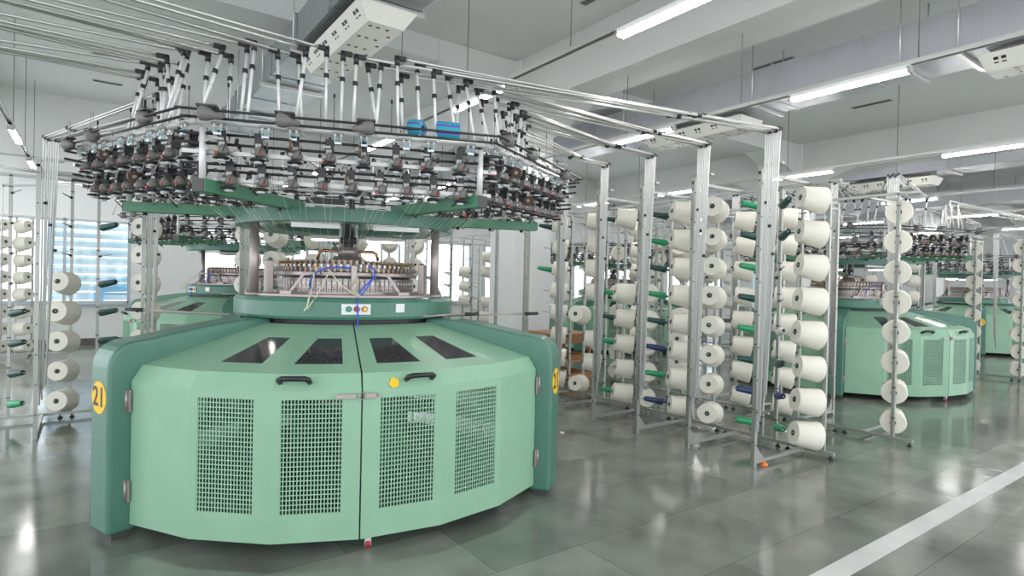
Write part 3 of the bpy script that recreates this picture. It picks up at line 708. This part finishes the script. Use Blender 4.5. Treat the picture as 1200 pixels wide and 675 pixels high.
def badge(root, ang, txt, z=.855):
    mb = MB(); c = pol(1.8575, ang, z); mb.cyl(c-pol(.003, ang), c+pol(.002, ang), .098, .098, 'yellow', 40); b_ = mb.build('number_badge', root); b_['label'] = 'yellow disc with black number '+txt
    M = Matrix.Translation(pol(1.8605, ang, z)) @ Matrix.Rotation(R(ang+90), 4, 'Z') @ Matrix.Rotation(R(90), 4, 'X')
    text_mesh(txt, .165, 'digits', b_, M, 'black')
others = [(10.62, 4.85, 0, 'mint green circular knitting machine behind the twin racks, second from machine 21', 0),
          (20.0, 5.75, 0, 'mint green circular knitting machine with number 1 on its pillar', '1'),
          (2.1, 10.75, R(-53), 'green circular knitting machine between machine 21 and the window wall', 0),
          (10.9, 10.75, 0, 'green circular knitting machine deep behind the pillar and rack posts', 0),
          (20.3, 11.2, 0, 'far green circular knitting machine beyond the second machine', 0)]
for x, y, rz, lab, num in others:
    o = copy_tree(mach, skip=('yarn_strand',)); o.location = (x, y, 0); o.rotation_euler = (0, 0, rz); tag(o, lab, 'knitting machine', 'circular knitting machines')
    if num: 
        for ang in LEGS[:2]: badge(o, ang, num)
for ang in LEGS: badge(mach, ang, '21')
# paint smudge on the door of machine 21
n = pol(1, BASE+6.3); mb = MB(); c = n*1.706+Vector((0, 0, .985)); u = (Vector((0, 0, 1))-n*.65).normalized(); t = pol(1, BASE+96.3)
P = [(.028*math.cos(R(i*30))*(1+.25*math.sin(i*2.3)), .034*math.sin(R(i*30))*(1+.2*math.cos(i*1.7))) for i in range(12)]
M = Matrix.Translation(c+n*.004) @ Matrix(((t.x, u.x, t.cross(u).x, 0), (t.y, u.y, t.cross(u).y, 0), (t.z, u.z, t.cross(u).z, 0), (0, 0, 0, 1)))
mb.prism(P, .0015, 'yellow', M); o = mb.build('paint_mark', mach); o['label'] = 'yellow paint smudge beside the handle'
# striped yarn packages lying on top of the head of machine 21
def striped(x, y, z, ax_, L_, r, lab, brown=False):
    t = tag(empty('striped_yarn_package', (x, y, z)), lab, 'yarn package', 'striped packages on the machine head')
    d = Vector(ax_).normalized(); M = Matrix(((d.cross(Vector((0, 0, 1))).normalized()).to_tuple()+(0,), (0, 0, 1, 0), d.to_tuple()+(0,), (0, 0, 0, 1))).transposed()
    mb = MB(); N = 24
    for i in range(N):
        mm = 'purple' if i % 3 == 1 else 'turquoise'
        mb.lathe([(r*.35, -L_/2), (r*.96, -L_/2), (r, -L_/2+.01), (r, L_/2-.01), (r*.96, L_/2), (r*.35, L_/2)], mm, 1, M, True, a0=2*PI*i/N, a1=2*PI*(i+1)/N)
    mb.build('wound_sleeve', t)
    mb = MB(); mb.lathe([(0, -L_/2+.01), (r*.36, -L_/2+.01), (r*.36, L_/2-.01), (0, L_/2-.01)], 'brown', 14, M); mb.build('core', t)
    return t
striped(1.89, 3.40, 2.585, (.82, -.50, -.05), .155, .062, 'large turquoise and purple striped yarn package lying on the machine head')
striped(1.69, 3.46, 2.585, (.55, -.8, -.1), .09, .055, 'small turquoise and purple striped yarn package beside a brown spool on the head')

# ------------------------------------------------------------------ yarn racks
LV = [.215+.3185*k for k in range(8)]
def make_cone():
    mb = MB(); mb.lathe([(.030, 0), (.146, 0), (.153, .008), (.155, .02), (.128, .262), (.122, .272), (.030, .274)], 'cone', 36, None, True)
    c = mb.build('yarn_cone'); 
    for p in c.data.polygons: pass
    mb = MB(); mb.lathe([(.0, -.004), (.020, -.004), (.034, -.003), (.034, .002), (.030, .004)], 'core', 16); mb.build('tube_base', c); mb = MB(); mb.lathe([(.033, .27), (.030, .282), (.017, .283), (.015, .27), (0, .268)], 'core', 16)
    mb.build('tube_tip', c)
    md = c.modifiers.new('e', 'EDGE_SPLIT'); md.split_angle = R(40)
    return c
def make_bobbin(m):
    mb = MB(); mb.lathe([(.0, 0), (.040, 0), (.041, .01), (.028, .215), (.024, .226), (.016, .228)], m, 20, None, True); c = mb.build('empty_bobbin')
    mb = MB(); mb.lathe([(.017, .220), (.017, .2285), (.0, .222)], 'black', 12); mb.build('tip_hole', c)
    return c
cone0 = make_cone(); bob = {k: make_bobbin(m) for k, m in (('g', 'bobgreen'), ('d', 'bobdark'), ('n', 'bobnavy'), ('w', 'bobwhite'))}
used = set()
NAMEB = {'g': 'bright green', 'd': 'dark green', 'n': 'navy blue', 'w': 'white'}
def place(proto, loc, ang, tilt=8, scale=1.0):
    key = id(proto)
    if key in used: o = copy_tree(proto)
    else: o = proto; used.add(key)
    o.location = loc
    d = Vector((math.cos(R(ang))*math.cos(R(tilt)), math.sin(R(ang))*math.cos(R(tilt)), math.sin(R(tilt))))
    o.rotation_euler = d.to_track_quat('Z', 'Y').to_euler(); o.scale = (scale,)*3
    return o
def rack(name_l, label, O, du, dv, bundles, cols, u0, u1, gname, bv=.85, top=2.62, cl=1):
    """O: world xy of the peg row; du, dv unit vectors along the row and to the tube side"""
    du, dv = Vector((*du, 0)), Vector((*dv, 0)); O3 = Vector((*O, 0)); up = Vector((0, 0, 1))
    W = lambda u, v, z: O3+du*u+dv*v+up*z
    t = tag(empty('yarn_rack', O3), label, 'yarn rack', 'tall tube yarn racks')
    B = lambda mb, nm, **k: mb.build(nm, t, O3, **k)
    mb = MB(); mb.bar(W(u0, 0, .055), W(u1, 0, .055), .045, .03, 'postmetal', up); B(mb, 'base_rail')
    mb = MB(); mb.bar(W(u0, 0, top), W(u1, 0, top), .03, .03, 'postmetal', up); B(mb, 'top_rail')
    u = u0+.02
    for u_ in [u0+.03]+[b_+.35*s for b_ in bundles for s in (.45, .75)]:
        if u_ > u1: continue
        mb = MB(); mb.cyl(W(u_, 0, 0), W(u_, 0, .018), .026, .02, 'black', 10); mb.cyl(W(u_, 0, .015), W(u_, 0, .05), .008, .008, 'black', 6); B(mb, 'foot')
    for b_ in bundles:
        mb = MB(); mb.box(W(b_, bv, (2.68)/2), (.034, .04, 2.68), 'postmetal', (du, dv, up))
        for k in range(9): mb.box(W(b_, bv, .2+k*.29)-du*.0175, (.003, .016, .012), 'black', (du, dv, up)); mb.box(W(b_, bv, .23+k*.29)+dv*.0205, (.014, .003, .012), 'black', (du, dv, up))
        B(mb, 'tube_post')
        mb = MB(); mb.bar(W(b_, bv, .05), W(b_, 0, .05), .035, .03, 'postmetal', up); B(mb, 'cross_bar')
        mb = MB(); w = .16; c = W(b_, bv-.02, .03); mb.add([c+du*.006, c+du*.006-dv*w, c+du*.006+up*w, c-du*.006, c-du*.006-dv*w, c-du*.006+up*w], [(0, 1, 2), (5, 4, 3), (0, 3, 4, 1), (1, 4, 5, 2), (2, 5, 3, 0)], 'postmetal'); B(mb, 'gusset')
        mb = MB(); mb.bar(W(b_, bv+.02, top), W(b_, 0, top), .026, .026, 'postmetal', up); B(mb, 'top_arm')
        mb = MB(); mb.box(W(b_+cl*.08, bv-.03, 2.685), (.22, .05, .022), 'postmetal', (du, dv, up)); mb.box(W(b_+cl*.05, bv-.03, .5), (.13, .03, .014), 'postmetal', (du, dv, up)); B(mb, 'tube_clamp')
    nc = nb = 0
    for (u, ang, kind, lv) in cols:
        mb = MB(); mb.box(W(u, 0, (top+.05)/2), (.03, .03, top-.05), 'postmetal', (du, dv, up))
        for k in range(8): mb.box(W(u, 0, LV[k]+.05), (.032, .032, .012), 'dark', (du, dv, up))
        B(mb, 'peg_post')
        if kind == 'c': nc += 1
        else: nb += 1
        d = pol(1, ang)
        lvs = sorted(lv, reverse=True)
        for k in range(8):
            z = LV[k]
            mb = MB(); dd = Vector((d.x*.99, d.y*.99, .14)); p = W(u, 0, z-.02)
            mb.cyl(p, p+dd*(.31 if k in lv else .20), .006, .006, 'postmetal', 6); mb.cyl(p+dd*.02, p+dd*.05, .014, .012, 'black', 8); B(mb, 'peg')
        for r_, k in enumerate(lvs):
            z = LV[k]-.02; p = W(u, 0, z)+Vector((d.x, d.y, .14))*.055
            if kind == 'c':
                o = place(cone0, p, ang+random.uniform(-2, 2), 8, random.choice((.80, .83, .86, .88)))
                tag(o, 'cream yarn cone, %s from top, %s %s, %s' % (ORDN[r_], ORDN[nc-1], 'cone column', name_l), 'yarn cone', 'yarn cones on the '+gname)
            else:
                kk = lv[k] if isinstance(lv, dict) else kind
                o = place(bob[kk], p, ang+random.uniform(-3, 3), 9, 1.0)
                tag(o, '%s empty bobbin, %s from top, %s bobbin column, %s' % (NAMEB[kk], ORDN[r_], ORDN[nb-1], name_l), 'bobbin', 'empty bobbins on the '+gname)
    return t
A8 = list(range(8))
NP, NM = 144, 203      # the two ways the pegs point
bobs = lambda s: {i: c for i, c in zip(range(7, -1, -1), s) if c != '-'}
rack('rack beside machine 21', 'tall metal yarn rack beside machine 21, nearest the white floor line', (5.65, 0), (0, 1), (-1, 0),
     [2.95, 3.66, 4.33, 5.0, 5.7, 6.4, 7.1],
     [(2.76, NP, 'c', A8), (3.24, 222, 'b', bobs('dd--wdng')), (3.39, NP+4, 'b', bobs('gdgdgdng')), (3.98, NM, 'c', A8), (4.25, NP, 'c', A8),
      (4.62, NP, 'b', bobs('dgdgdngn')), (4.98, NM+25, 'c', [0, 1, 2, 3, 4]), (5.13, NP, 'c', [0, 1, 2, 3, 4, 7]), (5.36, NP, 'b', bobs('d--gdg-g')),
      (5.70, NP-6, 'c', [1, 2, 4, 5, 6, 7]), (6.12, NM, 'c', [0, 3]), (6.42, NP-8, 'c', A8), (6.75, NP, 'b', bobs('d-g-----'))], 2.66, 7.3, 'rack beside machine 21', cl=-1)
rack('twin rack behind it', 'tall metal yarn rack back to back with the machine 21 rack', (6.85, 0), (0, 1), (1, 0),
     [2.96, 3.66, 4.36, 5.06, 5.76, 6.46],
     [(2.64, 18, 'c', A8), (3.66, NP-20, 'c', A8), (4.22, NP-16, 'c', A8), (5.35, NM, 'c', [1, 2, 3, 5, 6]), (6.0, NP-10, 'c', [2, 3, 5, 6, 7]), (6.65, 40, 'c', [0, 1, 3, 4, 6])], 2.45, 7.2, 'rack back to back with the first')
rack('window side rack', 'tall yarn rack standing between machine 21 and the window wall', (0, 8.1), (1, 0), (0, -1),
     [-.44, .42, 1.36, 2.26, 3.4, 5.45],
     [(-.72, -60, 'b', bobs('----dddg')), (-.20, 246, 'c', [0, 1, 2, 3, 4]), (.04, -52, 'b', bobs('-d-dddgd')), (.60, 226, 'c', [1, 2, 3, 4, 5, 6, 7]),
      (1.72, 215, 'c', [4, 5, 6]), (2.0, 235, 'c', [6, 5]), (2.36, -60, 'c', [6, 5, 4]), (3.1, 235, 'c', [5, 6]), (3.55, 250, 'c', [5, 6]), (3.98, 240, 'c', [4, 5, 6]), (4.6, 240, 'c', [])], -3.2, 5.6, 'window side rack behind machine 21', bv=.9)
rack('rack under window', 'yarn rack under the bright window at the far wall', (0, 14.3), (1, 0), (0, 1), [-1.9, -1.0],
     [(-2.2, -40, 'c', A8), (-1.86, -40, 'c', A8), (-1.52, -45, 'c', A8), (-1.18, -45, 'c', A8)], -3.6, -.4, 'rack under the window')
rack('rack before machine 1', 'yarn rack between the second machine and machine 1', (13.75, 0), (0, 1), (1, 0), [3.1, 4.1, 5.1, 6.1, 7.1],
     [(3.25, 25, 'c', A8), (3.96, 25, 'c', A8), (4.9, 150, 'c', [4, 5, 6, 7]), (5.7, 150, 'c', [3, 4, 5, 6]), (6.6, 150, 'c', [4, 5, 6])], 2.4, 7.4, 'rack before machine 1')
rack('rack behind second machine', 'yarn rack behind the second machine', (0, 8.1), (1, 0), (0, -1), [8.4, 9.4, 10.4, 11.4, 12.4],
     [(8.8, 235, 'c', [4, 5, 6]), (9.5, 235, 'c', [5, 6, 7]), (10.3, 235, 'c', [4, 5, 6]), (11.2, 235, 'c', [4, 5, 6, 7]), (12.2, 235, 'c', [4, 5, 6, 7]), (12.9, 235, 'c', [3, 4, 5, 6])], 8, 13.2, 'rack behind the second machine', bv=.9)
rack('slim rack by the windows', 'slim yarn rack with bare white tubes in front of the windows', (0, 13.6), (1, 0), (0, -1), [3, 5.4, 7.6, 9.6],
     [(7.0, 200, 'b', bobs('--wwwww-')), (7.75, 200, 'b', bobs('--wwwww-')), (8.6, 200, 'b', bobs('---www--'))], 2.6, 10, 'slim rack by the windows')
rack('rack past the pillar', 'distant yarn rack past the pillar in front of the windows', (13.9, 0), (0, 1), (1, 0), [9.6, 10.8, 12],
     [(9.3, 150, 'c', [1, 3, 4, 5, 6]), (10.1, 150, 'c', [2, 3, 5, 6]), (11.0, 150, 'c', [1, 3, 4, 6]), (12, 150, 'c', [3, 4, 5])], 9, 12.6, 'rack past the pillar')
rack('rack past the twin racks', 'distant yarn rack just past the end of the twin racks', (6.9, 0), (0, 1), (1, 0), [9.6, 10.8, 12],
     [(9.5, 150, 'c', [1, 3, 4, 5, 6]), (10.3, 150, 'c', [2, 3, 5, 6]), (11.2, 150, 'c', [3, 4, 5])], 9.2, 12.4, 'rack past the twin racks')

# ------------------------------------------------------------------ bundles of guide tubes: rack post -> overhead -> machine head
def bundle(bx, by, dirp, mc, angs, label, side=1, full=True, z0=.32, zt=2.985, n=7):
    """bx,by foot of the bundle; dirp = direction in which the tubes are spaced at the post"""
    O = Vector((bx, by, 0)); dp = Vector((*dirp, 0)); C_ = Vector((*mc, 0))
    t = tag(empty('guide_tube_bundle', O), label, 'tube bundle', 'bundles of white yarn guide tubes')
    for k in range(n):
        f = k/(n-1)
        foot = O+dp*(.045+.024*k+random.uniform(-.012, .012)*0)+Vector((0, 0, z0+.05*k))
        foot2 = O+dp*(.032+.009*k)+Vector((random.uniform(-.01, .01), random.uniform(-.01, .01), 0))+Vector((0, 0, z0+.05*k))
        zz = zt-.012*(k % 3)
        top = O+dp*(.035+.0195*k)+Vector((0, 0, zz))
        a = angs[0]+(angs[1]-angs[0])*f
        r = 1.42+.10*math.sin(k*2.1)
        e = C_+pol(r, a, zz+.02-.03*(k % 2))
        lean = random.uniform(-.07, .07)
        bot = C_+pol(r+random.uniform(-.05, .12), a+lean*60, 2.50)
        m = 'whitetube' if True else 'alu'
        mb = MB(); rr = .0098
        mb.tube([foot2, top-Vector((0, 0, .02)), top], rr*.72, 'whitetube', 7)
        d = (e-top).normalized(); mb.tube([top+d*.01, e], rr*.95, 'alu', 7)
        mb.tube([e-Vector((0, 0, .01)), bot], rr, 'whitetube', 7)
        g = mb.build('guide_tube', t, O)
        if full:
            j = rr*1.7; dn = (bot-e).normalized()
            mb = MB(); mb.box(top, (.04, .026, .026), 'black', (d, d.cross(Vector((0, 0, 1))).normalized(), Vector((0, 0, 1)))); mb.build('elbow_joint', g, O)
            mb = MB(); mb.bar(e-d*.055, e+d*.012, .026, .026, 'black'); mb.cyl(e+Vector((0, 0, .01)), e+dn*.05, j*1.1, j, 'black', 8); mb.build('elbow_joint', g, O)
            mb = MB(); mb.cyl(e+dn*.15, e+dn*.175, j, j, 'black', 8); mb.build('collar', g, O)
            q = top+d*(.25*(top-e).length+.1*(k % 3)); mb = MB(); mb.cyl(q, q+d*.035, j, j, 'black', 8); mb.build('collar', g, O)
            if k % 2: mb = MB(); mb.cyl(top-Vector((0, 0, .5+.11*k)), top-Vector((0, 0, .525+.11*k)), j, j, 'black', 6); mb.build('collar', g, O)
    return t
M0 = (CX, CY)
bundle(4.8, 2.95, (0, -1), M0, (-112, -90), 'white tube bundle on the first post of the machine 21 rack, beside the white line', n=8)
bundle(4.8, 3.66, (0, -1), M0, (-84, -58), 'white tube bundle on the second post of the machine 21 rack', n=8)
bundle(4.8, 4.33, (0, -1), M0, (-52, -34), 'white tube bundle on the third post of the machine 21 rack', n=8)
bundle(4.8, 5.0, (0, -1), M0, (-28, -8), 'white tube bundle on the fourth post of the machine 21 rack')
bundle(4.8, 5.7, (0, -1), M0, (-2, 18), 'white tube bundle on the fifth post of the machine 21 rack')
bundle(-.44, 7.2, (1, 0), M0, (176, 150), 'white tube bundle on the window side rack at its free end', n=7, zt=2.9)
bundle(.42, 7.2, (1, 0), M0, (146, 122), 'white tube bundle on the second post of the window side rack', zt=2.9)
bundle(1.36, 7.2, (1, 0), M0, (118, 96), 'white tube bundle on the third post of the window side rack', zt=2.9)
bundle(2.26, 7.2, (1, 0), M0, (92, 66), 'white tube bundle on the fourth post of the window side rack', zt=2.9)
bundle(3.4, 7.2, (1, 0), M0, (60, 30), 'white tube bundle on the fifth post of the window side rack', zt=2.9)
for (y, a, l) in ((3.35, (-116, -132), 'first'), (3.85, (-136, -152), 'second'), (4.35, (-156, -172), 'third'), (5.0, (-176, -190), 'fourth')):
    bundle(-1.35, y, (0, .6), M0, a, 'overhead guide tubes reaching machine 21 from outside the frame, %s group by height' % l, n=5, zt=3.0+.03*(y-3.3))
M1 = (10.62, 4.85)
for y, a, l in ((2.96, (-110, -140), 'first'), (3.66, (-145, -170), 'second'), (4.36, (-174, -196), 'third'), (5.06, (-200, -225), 'fourth')):
    bundle(7.75, y, (0, 1), M1, a, 'white tube bundle on the %s post of the twin rack facing the second machine' % l)
for y, a, l in ((3.1, (-85, -60), 'first'), (4.1, (-50, -25), 'second'), (5.1, (-20, 0), 'third')):
    bundle(14.6, y, (0, 1), M1, a, 'white tube bundle on the %s post of the rack before machine 1' % l, full=False, n=6)
for x, a, l in ((9.4, (140, 110), 'second'), (11.4, (95, 60), 'fourth')):
    bundle(x, 7.2, (1, 0), M1, a, 'white tube bundle on the %s post of the rack behind the second machine' % l, full=False, n=6)
M2 = (1.85, 10.75)
for x, a, l in ((-1.3, (-190, -150), 'windowward'), (-1.2, (-145, -115), 'other')):
    bundle(x, 10+(a[0]+190)/20, (0, 1), M2, a, 'pale tube bundle serving the machine by the window wall, %s one' % l, full=False, n=6)
bundle(3.0, 12.8, (1, 0), M2, (80, 50), 'pale tube bundle behind the machine near the window wall', full=False, n=6)
bundle(7.75, 9.6, (0, 1), (10.9, 10.75), (-130, -170), 'distant tube bundle for the machine deep behind the pillar', full=False, n=6)
bundle(16.9, 4.4, (0, 1), (20.0, 5.75), (-120, -170), 'distant tube bundle leading to machine 1', full=False, n=6)
bundle(16.9, 5.6, (0, 1), (20.0, 5.75), (-175, -215), 'second distant tube bundle leading to machine 1', full=False, n=6)

# ------------------------------------------------------------------ odds and ends
# wooden crate bench behind the machine 21 rack
t = tag(empty('wooden_crate', (6.2, 7.25, 0)), 'brown wooden slatted crate standing behind the machine 21 rack', 'crate')
for k, z in enumerate((.14, .42, .72)):
    mb = MB()
    for s in (-1, 1):
        mb.box((s*.34, 0, z), (.02, .66, .11), 'wood'); mb.box((0, s*.34, z), (.70, .02, .11), 'wood')
    o = mb.build('slat_row', t)
mb = MB(); mb.box((0, 0, .80), (.8, .78, .035), 'wood'); mb.build('lid', t)
for sx in (-1, 1):
    for sy in (-1, 1): mb = MB(); mb.box((sx*.32, sy*.32, .39), (.05, .05, .78), 'wood'); mb.build('corner_post', t)
# yellow leveller lying by the first rack foot
mb = MB(); mb.lathe([(0, 0), (.032, 0), (.036, .012), (.018, .022), (.012, .034), (0, .036)], 'orange', 12, Matrix.Translation((4.93, 2.93, 0)), True); mb.box((4.965, 2.95, .008), (.05, .03, .014), 'yellow')
tag(mb.build('floor_clip', origin=(4.93, 2.93, 0)), 'small orange plastic clip on the floor at the first rack post', 'clip')
# tufts of lint on the floor
for i, (x, y, s, w) in enumerate(((.62, 4.0, .03, 'under the 21 badge pillar'), (3.05, 3.75, .03, 'by the machine 21 pillar foot'), (6.05, 3.0, .025, 'by the end of the rack base rail'), (4.1, 4.75, .035, 'between machine 21 and the rack'), (6.3, 3.5, .04, 'between the two racks'))):
    mb = MB(); rng = random.Random(i)
    for k in range(7):
        a = rng.uniform(0, 6.28); r = rng.uniform(0, s); h = rng.uniform(.004, .012)
        mb.lathe([(0, 0), (h*1.4, .001), (h*1.1, h), (0, h*1.3)], 'lint', 7, Matrix.Translation((x+r*math.cos(a), y+r*math.sin(a), 0)) @ Matrix.Scale(1+rng.random(), 4, (1, 0, 0)), True)
    # keep it one soft tuft
    mb.v = [(x+(p[0]-x)*1, p[1], p[2]) for p in mb.v]
    tag(mb.build('lint_tuft', origin=(x, y, 0)), 'white tuft of cotton lint on the floor '+w, 'lint')
# wall cupboard panel seen past machine B's head
t = tag(empty('notice_board', (9.15, 5.9, 1.2)), 'pale grey upright control cabinet behind the twin racks', 'cabinet')
mb = MB(); mb.box((0, 0, .38), (.10, .42, .62), 'louver'); mb.build('cabinet_body', t, bevel=.01); mb = MB(); mb.cyl((0, 0, -1.2), (0, 0, .1), .03, .03, 'alu', 12); mb.cyl((0, 0, -1.2), (0, 0, -1.17), .18, .18, 'dark', 16); mb.build('stand', t)
mb = MB(); mb.box((-.053, .0, .45), (.006, .3, .25), 'plate'); mb.build('screen_panel', t)
t.name = 'control_cabinet'

# ------------------------------------------------------------------ world, camera, colour
wd = bpy.data.worlds.new('World'); sc.world = wd; wd.use_nodes = True
bg = wd.node_tree.nodes['Background']; bg.inputs['Color'].default_value = (0.93, 0.97, 1.0, 1); bg.inputs['Strength'].default_value = 1.6
F = 685.; RR, PP, TH = R(1.25), R(0.54), R(54.4)
fw = Vector((math.cos(TH)*math.cos(PP), math.sin(TH)*math.cos(PP), -math.sin(PP))); rt = Vector((math.sin(TH), -math.cos(TH), 0)); up = rt.cross(fw)
cx = rt*math.cos(RR)+up*math.sin(RR); cy = -rt*math.sin(RR)+up*math.cos(RR); cz = -fw
cam = bpy.data.cameras.new('Camera'); co = bpy.data.objects.new('Camera', cam); col.objects.link(co); sc.camera = co
co.matrix_world = Matrix(((cx.x, cy.x, cz.x, 0), (cx.y, cy.y, cz.y, 0), (cx.z, cy.z, cz.z, 1.6), (0, 0, 0, 1)))
cam.sensor_width = 36; cam.lens = F/1200*36; cam.clip_start = 0.05; cam.clip_end = 200
sc.view_settings.view_transform = 'Standard'; sc.view_settings.look = 'None'; sc.view_settings.gamma = 1; sc.view_settings.use_curve_mapping = False
sc.view_settings.exposure = 0.85
